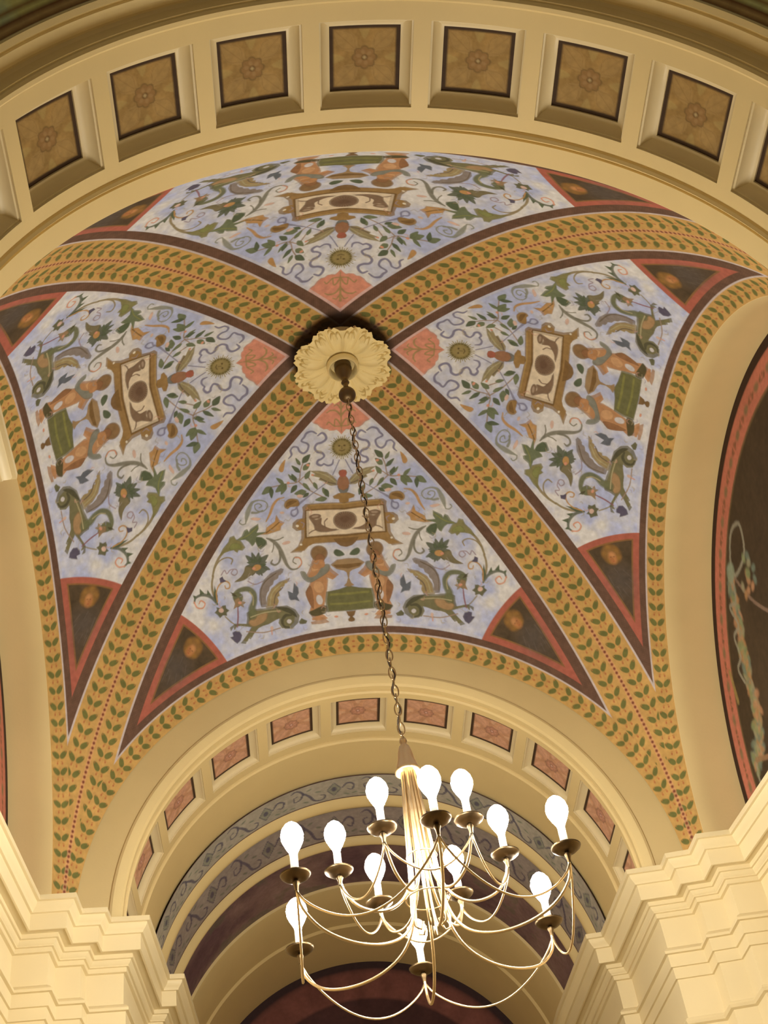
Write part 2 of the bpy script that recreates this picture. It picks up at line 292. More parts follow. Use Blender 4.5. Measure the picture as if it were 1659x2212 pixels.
ART = """
c0 pink 0 138 -194 338 -154 383 -135 403 -117 414 -105 432 -87 447 -71 448 -59 459 -38 461 -24 458 -13 469 0 486
s0 sprig 0 301 12 1 393 9 2 470 4
s0 sprig 1 380 8 -22 349 9 -50 342 8 -69 352 3
s0 sprig 1 438 8 -16 405 8 -30 397 6 -34 435 3
s0 sprig 1 438 4 -33 435 5 -60 409 4 -71 420 3
s0 sprig 0 341 5 -17 313 6 -33 318 3
s0 ribbon -117 476 9 -96 465 12 -80 481 13 -77 503 13 -97 518 13 -124 524 13 -135 545 13 -123 568 13 -100 578 13 -90 597 11 -105 611 11 -122 617 13 -126 634 13 -108 646 12 -93 640 9
s0 ribbon -93 640 8 -72 652 10 -51 646 11 -45 623 6
s0 ribbon -124 464 8 -147 446 11 -173 450 13 -186 470 13 -201 490 10 -175 509 10 -166 524 11 -174 550 12 -194 562 12 -213 546 11 -223 521 10 -246 514 11 -259 530 12 -255 557 11 -271 574 5
s0 rod -15 628 3 -32 666 5 -51 705 4
s0 stem -185 586 2 -212 649 3 -228 712 3 -292 712 3 -369 711 2
s0 stem -228 712 3 -172 772 3 -98 823 2
s0 stem -228 714 2 -187 691 2 -153 740 2
p1 leafd -203 615 -179 616 -166 599 -159 574 -183 578 -200 589
p1 leafg -213 625 -212 608 -222 592 -236 578 -234 598 -228 615
p1 leafg -201 656 -180 658 -168 643 -162 621 -183 624 -199 634
p1 leafd -216 666 -222 643 -238 628 -259 616 -250 640 -237 659
p1 leafg -193 707 -174 703 -166 686 -164 664 -183 672 -195 685
p1 leafg -254 699 -255 683 -265 671 -279 660 -275 677 -268 692
p1 leafd -239 715 -234 695 -244 678 -261 662 -262 683 -256 702
p1 leafg -303 711 -308 690 -323 675 -343 665 -334 687 -322 704
p1 leafg -369 709 -395 702 -412 716 -424 738 -397 741 -376 733
p1 leafd -372 711 -384 727 -383 749 -374 773 -364 754 -360 733
p1 leafg -291 712 -319 705 -339 719 -352 744 -322 747 -299 739
p1 leafg -291 713 -312 720 -321 739 -324 765 -304 754 -290 738
p1 leafd -237 730 -258 731 -268 745 -272 767 -252 762 -238 751
p1 leafg -206 725 -203 746 -189 761 -170 772 -177 751 -188 733
p1 leafg -189 775 -211 758 -234 762 -255 775 -230 789 -206 792
p1 leafd -177 784 -192 782 -204 791 -212 804 -196 804 -182 798
p1 leafg -150 731 -154 748 -146 762 -132 775 -131 757 -136 741
p1 leafg -105 766 -110 784 -102 802 -88 818 -86 798 -90 779
p1 leafd -92 775 -99 791 -92 808 -78 823 -74 804 -77 787
p1 leafg -85 827 -106 814 -128 817 -149 828 -125 839 -102 841
p1 orange -288 574 -312 595 -326 623 -316 641 -302 638 -294 606
p1 coral -165 634 -166 637 -168 639 -171 640 -174 640 -178 638 -181 636 -183 633 -183 630 -183 628 -181 626 -178 625 -174 625 -171 626 -168 628 -166 631
p1 coral -144 693 -145 695 -147 697 -149 698 -152 698 -156 697 -158 695 -160 693 -160 690 -160 688 -158 686 -155 685 -152 686 -149 687 -147 688 -145 691
p1 coral -272 710 -273 712 -275 714 -278 715 -281 714 -284 713 -287 711 -288 709 -289 706 -288 704 -286 703 -284 702 -280 702 -277 703 -275 705 -273 708
p0 wing -28 739 -50 712 -78 688 -118 673 -169 665 -141 687 -152 698 -118 712 -124 724 -96 737 -90 747 -62 764 -31 764
s0 winglt -39 745 4 -78 709 8 -135 678 4
s0 wingdk -39 756 3 -73 743 3 -113 718 2
c1 gold 0 804 -26 806 -57 819 -52 833 -26 839 -24 855 -1 863
c1 tail 0 765 -31 769 -25 793 -17 806 0 808
c1 eagle 0 681 -17 684 -23 698 -15 715 -27 733 -32 759 -23 784 0 795
c1 red 0 681 -16 686 -19 710 -9 720 0 722
s0 rod -92 749 4 -155 788 6 -208 819 11 -235 836 12 -251 854 10
s0 ring -245 852 8 -243 879 9 -262 894 9 -277 882 9 -274 863 9 -254 859 8
s0 greyg -523 869 3 -508 821 28 -490 785 21 -474 767 14 -443 765 8 -411 780 6 -398 803 6 -410 824 6 -436 830 6 -462 812 6 -465 786 6 -443 784 5 -430 800 4 -444 806 3
s0 greyg -483 823 14 -457 830 12 -426 825 6
s0 greyg -524 873 5 -543 872 6 -556 856 6 -547 846 3
p1 coralp -495 856 -479 850 -439 865 -460 873
s0 orange -309 783 4 -342 786 12 -369 811 16 -389 852 14 -414 889 3
p0 orange -465 949 -424 946 -417 922 -387 908 -366 898 -357 865 -342 898 -316 917 -336 933 -342 953 -378 956 -414 959
s0 golddk -419 949 3 -381 930 5 -344 909 2
p1 gold -233 815 -252 801 -285 796 -308 812 -311 835 -295 849 -278 842 -254 845 -231 841
p1 golddk -302 836 -293 813 -263 809 -243 818 -274 830
c0 gold 0 857 -199 841 -218 854 -215 879 -222 912 -251 913 -274 928 -279 952 -257 974 -232 973 -236 1016 -258 1054 -303 1079 -242 1088 -215 1067 -177 1055 -66 1061 -4 1065
c0 golddk 0 887 -205 870 -216 1020 -2 1034
c0 goldlt 0 863 -189 848 -189 854 0 869
c0 panel 0 895 -198 878 -206 1014 -1 1024
p1 white -243 949 -244 952 -246 954 -249 955 -252 955 -255 954 -257 952 -259 949 -259 946 -259 944 -257 942 -254 941 -251 941 -248 942 -245 944 -244 946
p1 white -233 1049 -233 1051 -235 1053 -238 1053 -240 1053 -243 1052 -245 1051 -246 1049 -247 1047 -246 1045 -244 1043 -242 1043 -239 1043 -237 1043 -234 1045 -233 1047
p1 fig 64 957 61 969 54 980 44 990 30 996 15 1000 -2 1000 -18 997 -33 991 -46 982 -55 971 -61 959 -62 946 -60 934 -53 923 -43 914 -30 908 -14 905 2 904 18 907 33 913 46 922 56 932 62 944
p1 fig -122 915 -123 920 -130 925 -140 928 -153 928 -165 927 -176 924 -184 919 -187 914 -185 908 -178 904 -168 901 -156 900 -143 902 -132 905 -125 909
p1 figlt -134 914 -136 916 -140 918 -146 919 -153 919 -161 919 -168 918 -172 915 -174 913 -173 911 -168 909 -162 908 -155 907 -147 908 -141 909 -136 911
p1 fig -186 917 -166 957 -161 982 -137 998 -92 1004 -32 997 -71 990 -105 972 -124 956 -121 924 -150 930
s0 fig -106 974 5 -107 949 5 -92 934 7
s0 fig -192 997 3 -176 988 4 -153 983 4
c1 golddk -2 1041 -66 1042 -51 1066 -31 1082 -5 1089
s0 stemo -646 977 14 -687 1008 15 -717 1048 14 -737 1092 11
s0 stemo -735 1094 12 -748 1132 12 -749 1179 14 -735 1242 9
s0 stemo -717 1052 5 -687 1026 8 -646 1021 7 -618 1039 8 -627 1061 6
p0 olive -689 1005 -663 969 -628 942 -617 919 -593 917 -584 940 -560 952 -548 976 -539 997 -557 1009 -577 1001 -586 1014 -605 994 -628 992 -661 994
p1 leafl -627 983 -608 957 -572 968 -560 992 -586 992
p0 leafg -583 945 -554 933 -536 906 -519 901 -514 921 -504 907 -457 889 -457 917 -470 934 -413 944 -476 954 -444 966 -422 988 -420 1009 -438 1019 -460 1029 -473 1011 -482 982 -491 995 -503 1001 -515 979 -520 971 -536 956 -555 953
s0 leafl -570 945 4 -517 937 6 -462 905 3
p1 leafd -477 963 -447 970 -424 996 -442 1015 -467 1011 -475 989
s0 scroll -421 977 4 -395 994 16 -372 1019 21 -352 1058 23 -339 1098 22 -327 1135 17 -305 1164 10 -271 1166 8 -246 1144 7 -254 1115 7 -280 1108 7 -292 1127 6 -276 1142 5
s0 coral -265 1162 5 -247 1143 6 -254 1116 6 -279 1109 5
s0 scroll -360 1059 9 -358 1094 12 -370 1118 11 -392 1125 10 -410 1111 11 -402 1097 7
s0 scroll -400 993 5 -362 999 7 -331 992 3
s0 scroll -386 1013 6 -389 1035 6 -399 1055 3
p1 coralp -295 1023 -296 1026 -300 1030 -307 1032 -316 1033 -325 1033 -333 1031 -338 1029 -341 1025 -340 1022 -335 1019 -328 1016 -319 1015 -310 1015 -302 1017 -297 1019
p1 leafgr -490 1104 -494 1075 -516 1053 -545 1037 -536 1068 -519 1093
p1 leafgr -501 1091 -494 1078 -497 1064 -506 1049 -511 1063 -511 1078
p1 leafd -501 1091 -512 1078 -527 1075 -543 1076 -530 1088 -515 1094
p1 leafgr -490 1104 -481 1080 -491 1055 -509 1030 -514 1057 -510 1084
p1 leafgr -494 1089 -482 1083 -479 1070 -480 1055 -490 1064 -497 1076
p1 leafd -494 1089 -498 1076 -509 1067 -524 1061 -517 1075 -508 1086
p1 leafgr -490 1104 -470 1090 -466 1066 -470 1039 -488 1057 -498 1079
p1 leafgr -486 1091 -472 1092 -463 1084 -456 1072 -470 1074 -482 1079
p1 leafd -486 1091 -482 1079 -488 1067 -498 1055 -500 1069 -497 1082
p1 leafgr -490 1104 -459 1107 -436 1090 -420 1064 -452 1066 -479 1077
p1 leafgr -476 1096 -462 1106 -447 1106 -431 1101 -447 1093 -462 1089
p1 leafd -476 1096 -463 1088 -460 1074 -462 1057 -473 1068 -480 1081
p1 leafgr -490 1104 -475 1129 -448 1140 -418 1144 -438 1120 -462 1103
p1 leafgr -475 1112 -476 1126 -468 1138 -455 1148 -457 1133 -462 1120
p1 leafd -475 1112 -462 1119 -448 1117 -436 1109 -451 1104 -465 1104
p1 leafgr -490 1104 -495 1126 -484 1147 -465 1167 -464 1142 -470 1120
p1 leafgr -485 1117 -494 1124 -496 1135 -493 1148 -485 1139 -481 1128
p1 leafd -485 1117 -480 1128 -469 1135 -456 1138 -463 1127 -472 1118
p1 leafgr -490 1104 -511 1111 -520 1130 -523 1153 -503 1143 -489 1127
p1 leafgr -496 1114 -508 1110 -519 1115 -527 1123 -514 1125 -503 1123
p1 leafd -496 1114 -502 1123 -500 1135 -494 1146 -489 1135 -489 1124
p1 leafgr -490 1104 -509 1090 -531 1089 -553 1095 -531 1108 -509 1114
p1 leafgr -502 1102 -506 1091 -516 1085 -529 1081 -522 1092 -514 1101
p1 leafd -502 1102 -514 1101 -523 1107 -529 1117 -517 1116 -507 1112
p1 leafo -549 1094 -497 1115 -504 1142 -536 1151 -573 1164 -625 1159 -589 1143 -565 1120
p0 leafgr -497 1114 -460 1117 -433 1141 -458 1155 -476 1148 -481 1162 -501 1145
p1 orange -467 1114 -467 1121 -471 1127 -479 1131 -488 1133 -497 1133 -506 1130 -512 1125 -516 1118 -515 1112 -511 1106 -504 1101 -495 1099 -486 1100 -477 1103 -470 1108
p1 coral -497 1120 -498 1123 -501 1125 -505 1125 -509 1125 -512 1123 -516 1121 -517 1118 -518 1115 -517 1112 -514 1110 -510 1109 -506 1109 -503 1111 -500 1114 -498 1117
s0 tend -690 1102 2 -669 1083 3 -658 1104 3 -637 1090 3 -606 1096 4 -601 1115 4 -618 1124 4 -634 1108 3 -619 1092 3
s0 tend -549 1174 2 -513 1199 3 -469 1194 2
s0 leafgr -735 1244 9 -763 1198 16 -808 1171 16 -847 1173 13 -861 1195 10
s0 coral -861 1192 8 -849 1225 8 -819 1237 8 -803 1218 8 -822 1197 8 -836 1209 5
p0 leafd -857 1179 -863 1152 -843 1167
p0 leafd -823 1168 -819 1132 -796 1167
p0 leafd -785 1178 -777 1152 -759 1190
p0 leafd -750 1202 -735 1142 -726 1203 -735 1242
s0 orange -733 1230 8 -731 1184 8 -710 1150 8 -676 1139 8 -653 1156 8 -655 1179 8 -674 1178 6 -679 1162 5
p0 purple -702 1141 -703 1116 -684 1110 -680 1126 -665 1142
p0 olived -759 1281 -743 1271 -744 1256 -723 1267 -709 1258 -690 1261 -690 1278 -674 1294 -691 1301 -692 1318 -715 1308 -733 1318 -743 1300
p1 coralp -705 1285 -707 1290 -710 1293 -716 1294 -722 1293 -727 1290 -732 1286 -735 1281 -735 1276 -733 1272 -730 1269 -724 1268 -718 1268 -713 1271 -708 1275 -706 1280
s0 stemo -703 1318 3 -678 1351 4 -652 1378 3
p0 wing1 -495 1323 -503 1281 -492 1232 -463 1188 -422 1162 -361 1148 -346 1156 -355 1175 -376 1177 -381 1196 -406 1202 -414 1222 -434 1231 -440 1249 -455 1260 -467 1289 -467 1329
s0 wingdk -492 1312 5 -487 1244 4 -456 1199 3 -391 1168 2
p0 wing2 -470 1332 -456 1280 -427 1241 -379 1216 -316 1206 -330 1226 -346 1226 -353 1242 -375 1243 -370 1258 -386 1266 -385 1287 -401 1292 -394 1316 -412 1344
s0 winglt -445 1323 5 -424 1264 5 -364 1225 3
s0 wingdk -423 1327 3 -406 1279 3 -363 1248 2
p0 body -581 1331 -551 1321 -481 1332 -411 1337 -352 1343 -306 1373 -288 1407 -299 1440 -338 1465 -379 1459 -398 1425 -387 1399 -418 1403 -465 1417 -504 1419 -528 1425 -564 1451 -580 1469 -594 1461 -613 1485 -640 1474 -599 1442 -568 1410 -618 1391 -663 1381 -685 1401 -687 1380 -654 1369 -591 1387 -583 1359
p1 belly -577 1378 -523 1359 -465 1358 -482 1395 -536 1411 -567 1403
p1 bodydk -412 1341 -352 1353 -314 1383 -304 1413 -334 1391 -376 1366
s0 neck -642 1221 13 -606 1208 24 -556 1213 28 -526 1244 28 -528 1281 32 -547 1316 43 -548 1351 49
s0 bodydk -334 1396 9 -366 1393 16 -389 1415 16 -381 1445 11 -353 1456 5
p1 fieldc -336 1428 -338 1432 -341 1435 -346 1437 -351 1437 -356 1435 -361 1431 -363 1427 -364 1423 -362 1419 -359 1416 -354 1414 -349 1414 -344 1416 -339 1419 -337 1423
p1 neck -636 1215 -607 1217 -587 1240 -595 1266 -613 1289 -631 1289 -638 1264 -646 1235
p0 olived -297 1437 -279 1420 -270 1427 -248 1439 -257 1452 -276 1452 -292 1449
p0 bodydk -655 1202 -633 1216 -619 1237 -638 1230
p0 flower -652 1295 -639 1269 -639 1246 -613 1241 -603 1262 -575 1277 -592 1285 -591 1302 -612 1285 -631 1289
p1 coral -599 1274 -600 1277 -603 1279 -607 1280 -611 1279 -615 1277 -619 1275 -621 1271 -621 1268 -620 1265 -617 1264 -614 1263 -609 1263 -605 1265 -601 1268 -599 1271
s0 winglt -548 1230 3 -533 1262 4 -539 1301 4
s0 winglt -562 1359 3 -484 1354 4 -395 1362 3
s0 arrow -625 1290 4 -632 1340 9 -645 1389 5
p0 purple -696 1429 -676 1429 -678 1408 -659 1405 -635 1415 -625 1437 -638 1460 -660 1472 -674 1459
s0 stem -597 1425 2 -502 1452 4 -404 1449 2
s0 coral -454 1435 3 -456 1472 3
p0 bird -336 1308 -339 1270 -312 1286 -299 1234 -278 1264 -278 1292 -290 1307 -278 1335 -303 1323 -328 1321
p0 flesh -192 1146 -207 1178 -227 1209 -210 1246 -221 1267 -242 1293 -234 1334 -219 1370 -233 1396 -219 1427 -202 1445 -230 1448 -226 1461 -174 1466 -125 1462 -148 1439 -175 1425 -151 1402 -141 1369 -120 1293 -111 1248 -117 1222 -75 1242 -51 1227 -83 1200 -103 1172 -139 1162 -147 1127 -178 1113
p1 fleshdk -234 1334 -241 1296 -214 1263 -201 1299 -201 1356 -206 1383 -219 1370
p1 fleshlt -136 1275 -135 1288 -139 1300 -147 1308 -158 1312 -170 1311 -182 1305 -191 1294 -196 1281 -197 1268 -193 1256 -185 1248 -174 1244 -162 1246 -150 1252 -141 1262
p1 fleshlt -186 1147 -143 1136 -143 1182 -196 1197
p1 fieldc -150 1343 -150 1353 -153 1361 -158 1367 -165 1369 -173 1367 -179 1362 -184 1354 -187 1344 -187 1333 -184 1325 -179 1319 -172 1317 -165 1319 -158 1324 -153 1333
p1 sash -259 1187 -238 1188 -218 1222 -172 1216 -128 1169 -94 1173 -108 1209 -167 1237 -211 1250 -246 1225
p1 hair -102 1113 -107 1128 -118 1140 -134 1147 -152 1147 -170 1142 -184 1131 -193 1116 -195 1100 -190 1085 -179 1073 -163 1066 -145 1066 -128 1071 -113 1082 -104 1097
p1 fleshdk -120 1137 -122 1146 -129 1153 -138 1157 -148 1158 -158 1155 -166 1148 -171 1139 -172 1130 -169 1121 -163 1114 -154 1110 -144 1109 -134 1113 -126 1119 -121 1127
p1 flesh -180 1143 -129 1141 -126 1180 -188 1181
c0 box 0 1287 -53 1300 -127 1307 -138 1358 -133 1411 -2 1416
c0 boxlt 0 1322 -115 1319 -116 1330 0 1334
c0 boxlt 0 1373 -121 1367 -121 1377 -1 1384
p1 boxdk -236 1399 -207 1389 -137 1374 -136 1411 -184 1423 -216 1419
c0 golddk 0 1417 -28 1416 -18 1439 -7 1446 -20 1459 -16 1469 0 1472
c1 urn 0 1147 -57 1150 -93 1173 -62 1198 -23 1209 -9 1219 -3 1248 -13 1275 -29 1288 0 1294
c1 golddk 0 1177 -79 1175 -62 1191 0 1200
p1 leafd -71 1114 -59 1096 -29 1107 -13 1130 -52 1134
p1 coral -73 1440 -74 1442 -77 1443 -81 1444 -85 1444 -89 1443 -93 1441 -95 1439 -96 1437 -95 1435 -92 1434 -89 1433 -84 1433 -80 1434 -76 1435 -74 1437
p1 coralp -443 1443 -444 1447 -447 1451 -450 1452 -453 1453 -457 1451 -459 1448 -461 1444 -461 1440 -460 1435 -457 1432 -454 1430 -451 1430 -447 1432 -445 1435 -443 1439
p1 coralp -207 797 -209 800 -213 802 -218 803 -225 803 -232 801 -237 798 -241 794 -242 790 -241 786 -237 784 -231 783 -224 784 -218 786 -212 789 -209 793
p1 coralp -314 864 -315 867 -317 869 -321 869 -326 869 -331 867 -335 865 -337 862 -338 859 -337 856 -334 855 -330 854 -325 855 -321 856 -317 859 -314 861
"""

# ------------------------------------------------------------------ the fresco of one web
def paint_web():
    RES = 1250
    r = Raster(-1.09, 0.004, 0.0, 1.16, RES)
    h, w = r.h, r.w
    U = np.minimum(r.X[None], 0) + 0 * r.Y[:, None]; V = r.Y[:, None] + 0 * r.X[None]
    # plaster ground: blue washes over a pale ground, paler towards the foot of the web
    n1 = fbm(h, w, 160, 3, 5); n2 = fbm(h, w, 70, 17, 4); n3 = fbm(h, w, 12, 29, 2)
    wash = np.clip((n1 - .5) * 3.2 + (n2 - .5) * 2 + .45 + .35 * (.5 - V), 0, 1)
    ground = pig((220, 212, 201)) * (1 - wash[..., None]) + pig((172, 175, 197)) * wash[..., None]
    ground *= (1 + .10 * (n3 - .5))[..., None]
    r.img[:] = ground
    for line in ART.strip().split('\n'):
        t = line.split(); kind, sm, key = t[0][0], t[0][1], t[1]
        c = np.array([int(q) for q in t[2:]], float); col = PAL[key]
        if kind == 's':
            P = c.reshape(-1, 3) / np.array([2000, 2000, 4000.]); P[:, 2] = np.maximum(P[:, 2] * 2.2, .0034)
            P = spline(P, 6); r.stroke(P, col * .78, .55) ; P2 = P.copy(); P2[:, 2] *= .72; r.stroke(P2, col, .9)
        else:
            P = c.reshape(-1, 2) / 2000.
            if kind == 'c': P = np.vstack([P, [[.01, P[-1][1]], [.01, P[0][1]]]])
            elif sm == '1': P = spline(P, 4, True)
            # a brushed darker edge, then the fill
            cen = P.mean(0); r.poly(P, col * .74, .8)
            Q = cen + (P - cen) * .88 if kind != 'c' else P
            if kind == 'c':
                Q = P.copy(); Q[:, 0] *= .93; Q[:, 1] = cen[1] + (P[:, 1] - cen[1]) * .95
            r.poly(Q, col, .92)
    # rays and face of the sun, rosette ribs of the medallion, folds, veins
    su = -.0; sv = .2785
    for k in range(36):
        a = 2 * PI * (k + .5) / 36; q = .033 if k % 2 else .029
        r.stroke([(su, sv, .004), (su + q * math.sin(a), sv + q * math.cos(a), .0022)], pig((140, 124, 74)), .9)
    r.blob(su, sv, .0245, .0245, pig((122, 108, 60)), 1, 0, .1); r.blob(su, sv, .0185, .0185, pig((148, 128, 80)), .9, 0, .2)
    for k in range(18):
        a = 2 * PI * k / 18; r.blob(su + .0215 * math.sin(a), sv + .0215 * math.cos(a), .0026, .0026, pig((98, 84, 48)), .7)
    for dx in (-.0065, .0065): r.blob(su + dx, sv - .004, .003, .0022, pig((92, 74, 44)), .9)
    r.stroke([(-.007, sv + .008, .002), (0, sv + .011, .0026), (.007, sv + .008, .002)], pig((92, 74, 44)), .8)
    r.stroke([(0, sv - .003, .0016), (0, sv + .005, .0022)], pig((104, 86, 52)), .8)
    for k in range(13):
        a = -PI * (k + .5) / 13; r.stroke([(0, .4725, .0012), (.0255 * math.sin(a), .4725 + .019 * math.cos(a), .0024)], pig((98, 72, 54)), .7)
    r.blob(0, .4725, .011, .009, pig((104, 78, 58)), .9)
    # small sprigs, berries and hatching that fill the ground between the figures
    rr = np.random.default_rng(5)
    for (x, y) in [(-.03, .36), (-.07, .30), (-.12, .37), (-.17, .41), (-.20, .46), (-.23, .53), (-.26, .60), (-.30, .63), (-.20, .66), (-.15, .61), (-.10, .56), (-.06, .70), (-.15, .73), (-.25, .735), (-.33, .70), (-.36, .62), (-.13, .45), (-.09, .42)]:
        for q in range(3):
            a = rr.uniform(0, 6.3); l = rr.uniform(.008, .018); x0 = x + rr.normal(0, .012); y0 = y + rr.normal(0, .012)
            c = [pig((190, 140, 118)), pig((150, 140, 128)), pig((142, 134, 150)), pig((158, 140, 104))][rr.integers(4)]
            r.stroke(spline([(x0, y0, .0022), (x0 + l * .6 * math.cos(a), y0 + l * .6 * math.sin(a), .003), (x0 + l * math.cos(a + .7), y0 + l * math.sin(a + .7), .0018)], 4), c, .55)
    # broken brush marks all over the figures
    r.img *= (1 + .16 * (n3 - .5))[..., None]
    # exact angular distances on the vault
    th = np.hypot(U, V) + 1e-9; ph = np.arctan2(U, V)
    x = np.sin(th) * np.sin(ph); y = np.sin(th) * np.cos(ph); z = np.cos(th)
    d = np.arcsin(np.clip((x + y) / math.sqrt(2), -1, 1))             # from the groin line
    e = math.asin(1 / R) - np.arcsin(np.clip(y, -1, 1))                 # from the wall arch
    along = np.arctan2(np.hypot(z, 0) * 0 + (y - x) / math.sqrt(2), z)  # along the groin
    arc = np.arctan2(x, z)                                              # along the wall arch
    wl = .052 + .012 * np.clip(th / 1.0, 0, 1.3)                        # pale line beside the groin band
    dt = d - wl
    # corner triangles with painted heads
    P = np.array([(-.4765, .610), (-.4165, .684), (-.3698, .7668)])
    a_ = 2 * (P[1:] - P[0]); b_ = (P[1:] ** 2).sum(1) - (P[0] ** 2).sum(); c0 = np.linalg.solve(a_, b_); rc = np.hypot(*(P[0] - c0))
    inn = rc - np.hypot(U - c0[0], V - c0[1])
    edge = np.minimum(np.minimum(inn, dt - .030), e - .066)
    S = lambda q, k=RES * .8: np.clip(q * k + .5, 0, 1)
    coral = pig((164, 90, 70)) * (1 + .25 * (n2 - .5))[..., None]
    dark = pig((78, 62, 42)) * (1 + .5 * (n2 - .5) + .35 * (n3 - .5))[..., None]
    tri = S(inn) * (V > .5)
    r.mask(tri, coral)
    r.mask(S(edge - .0155) * (V > .5), pig((132, 92, 52)))
    r.mask(S(edge - .0195) * (V > .5), dark)
    r.img[:] = r.img
    hx, hy = -.462, .7105; ux, uy = .873, -.488; vx, vy = .488, .873; rot = math.atan2(uy, ux) - PI / 2
    T = lambda a, q: (hx + a * vx + q * ux, hy + a * vy + q * uy)
    def bl(a, q, rx, ry, c, al=.9, sf=.5): x_, y_ = T(a, q); r.blob(x_, y_, rx, ry, pig(c), al, rot, sf)
    bl(0, -.060, .040, .034, (92, 84, 78), .40, .8); bl(.012, -.10, .03, .05, (84, 70, 58), .35, .8)
    for k in range(15):
        a = PI * (k - 3) / 8; bl(.019 * math.cos(a), .006 + .019 * math.sin(a), .0085, .0075, (122 + 14 * (k % 3), 88 + 9 * (k % 3), 46), .75, .6)
    bl(0, .010, .017, .013, (138, 100, 54), .8, .5)
    bl(0, -.004, .0115, .0155, (178, 118, 68), .95, .35); bl(.002, .004, .007, .006, (198, 142, 88), .7, .7); bl(-.005, -.006, .004, .008, (150, 92, 54), .5, .8)
    for k in (-1, 1): bl(k * .0045, -.001, .0024, .0013, (96, 58, 38), .75, .7)
    bl(0, -.0125, .0032, .0012, (150, 64, 48), .7, .6); bl(0, -.006, .0014, .004, (160, 102, 60), .6, .6)
    for k in range(9):
        a = rr.uniform(-.03, .03); p = T(a, -.03 - .008 * k); q = T(a * 1.3 + .01, -.05 - .008 * k); r.stroke([(*p, .003), (*q, .0014)], pig((116, 104, 92)), .22)
    # bands: wall-arch first, then groin
    brown = pig((96, 68, 51)) * (1 + .35 * (n2 - .5) + .30 * (n3 - .5))[..., None]
    speck = ((np.sin(along * 900) * np.sin(d * 900)) > .55)[..., None] * np.array([.02, .015, .008])
    brown = np.clip(brown + speck, 0, 1)
    pale = pig((186, 168, 156))
    ochre = pig((186, 143, 78)) * (1 + .30 * (n2 - .5))[..., None]; ochre = ochre * (1 - .35 * (n1[..., None] - .4).clip(0, 1)) + pig((192, 144, 92)) * .35 * (n1[..., None] - .4).clip(0, 1)
    # pale margin next to the borders
    r.mask(S(.0365 - dt) * S(dt - .030) * .45 * (1 - tri), pig((206, 196, 190)))
    r.mask(S(.072 - e) * S(e - .066) * .45 * (1 - tri), pig((206, 196, 190)))
    r.mask(S(.066 - e), brown); r.mask(S(.030 - dt), brown)
    r.mask(S(.0495 - e) * S(e + .02), pale); r.mask(S(.005 - dt), pale)
    am = S(.0455 - e); gm = S(-dt); r.mask(np.maximum(am, gm), ochre)

    def leaf_rows(t, off, m, per, c, half, lw=.0062, ll=.0120, flip=1):
        """pairs of leaves in a V, with little berries between the pairs"""
        q = t / per; f = (q - np.floor(q) - .5) * per * flip
        col = pig((98, 98, 48)); g = off - c
        k = np.floor(q)
        jit = .12 * (np.modf(np.sin(k * 12.9) * 437.5)[0])
        for s in (-1, 1):
            a = .82 + jit; du = (g * s - half); dv = f
            uu = du * math.cos(.85) * 1 + 0; l = du * np.sin(a) + dv * np.cos(a); b = du * np.cos(a) - dv * np.sin(a)
            mm = 1 - (np.abs(l) / ll) ** 2 - (np.abs(b) / lw) ** 2 * (1 + .4 * l / ll)
            mk = np.clip(mm * 3.2, 0, 1) * m
            r.mask(mk * .96, col * (1 + .25 * (n2 - .5))[..., None])
            du = g * s - half * .62; dv = f - per * .47; dv = np.where(dv < -per * .5, dv + per, dv)
            r.mask(np.clip(1.3 - np.hypot(du / .0026, dv / .0032), 0, 1) * m, pig((160, 88, 52)))
            dv = f + per * .40
            r.mask(np.clip(1.2 - np.hypot((g * s - half * .5 - .4 * dv) / .0040, dv / .0018), 0, 1) * m * .8, pig((168, 104, 50)))
            du = g * s - half * 1.55; dv = f - per * .2
            r.mask(np.clip(1.2 - np.hypot(du / .0018, dv / .0022), 0, 1) * m * .8, pig((186, 108, 60)))
        r.mask(np.clip(1 - np.abs(g) / .0011, 0, 1) * m * .35, pig((176, 112, 56)))
    leaf_rows(along, d, gm * (1 - am), .0344, .5 * wl + .002, .0122, lw=.0074, ll=.0140, flip=-1)
    # the wall-arch sprays rise from both springings towards the crown
    leaf_rows(np.abs(arc) * .686, e, am, .036, .0232, .0106, lw=.0070, ll=.0126, flip=-1)
    # dotted line down the middle of the groin
    q = along / .0118; f = (q - np.floor(q) - .5) * .0118
    r.mask(S(.0052 - d) * .55, pig((206, 146, 104)))
    r.mask(np.clip(1.6 - np.hypot(d / .0032, f / .0034), 0, 1), pig((112, 54, 38)))
    # dark ring round the rosette: soot, with the gap shadow painted in
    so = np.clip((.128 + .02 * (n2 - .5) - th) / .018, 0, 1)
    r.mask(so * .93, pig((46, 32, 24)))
    r.img *= 1.16 - .16 * np.clip((r.img.mean(-1, keepdims=True) - .45) * 3, 0, 1)
    # soften like dry pigment
    g = r.img; g[1:-1, 1:-1] = .5 * g[1:-1, 1:-1] + .125 * (g[:-2, 1:-1] + g[2:, 1:-1] + g[1:-1, :-2] + g[1:-1, 2:])
    return r


def vault_pt(th, ph):
    k = np.round(ph / (PI / 2)); q = ph - k * PI / 2
    rr = R * (1 + BU * np.cos(2 * q) ** 2 * np.sin(PI * np.clip(th / .818, 0, 1)))
    return np.stack([rr * np.sin(th) * np.sin(ph), rr * np.sin(th) * np.cos(ph), rr * np.cos(th)], -1)


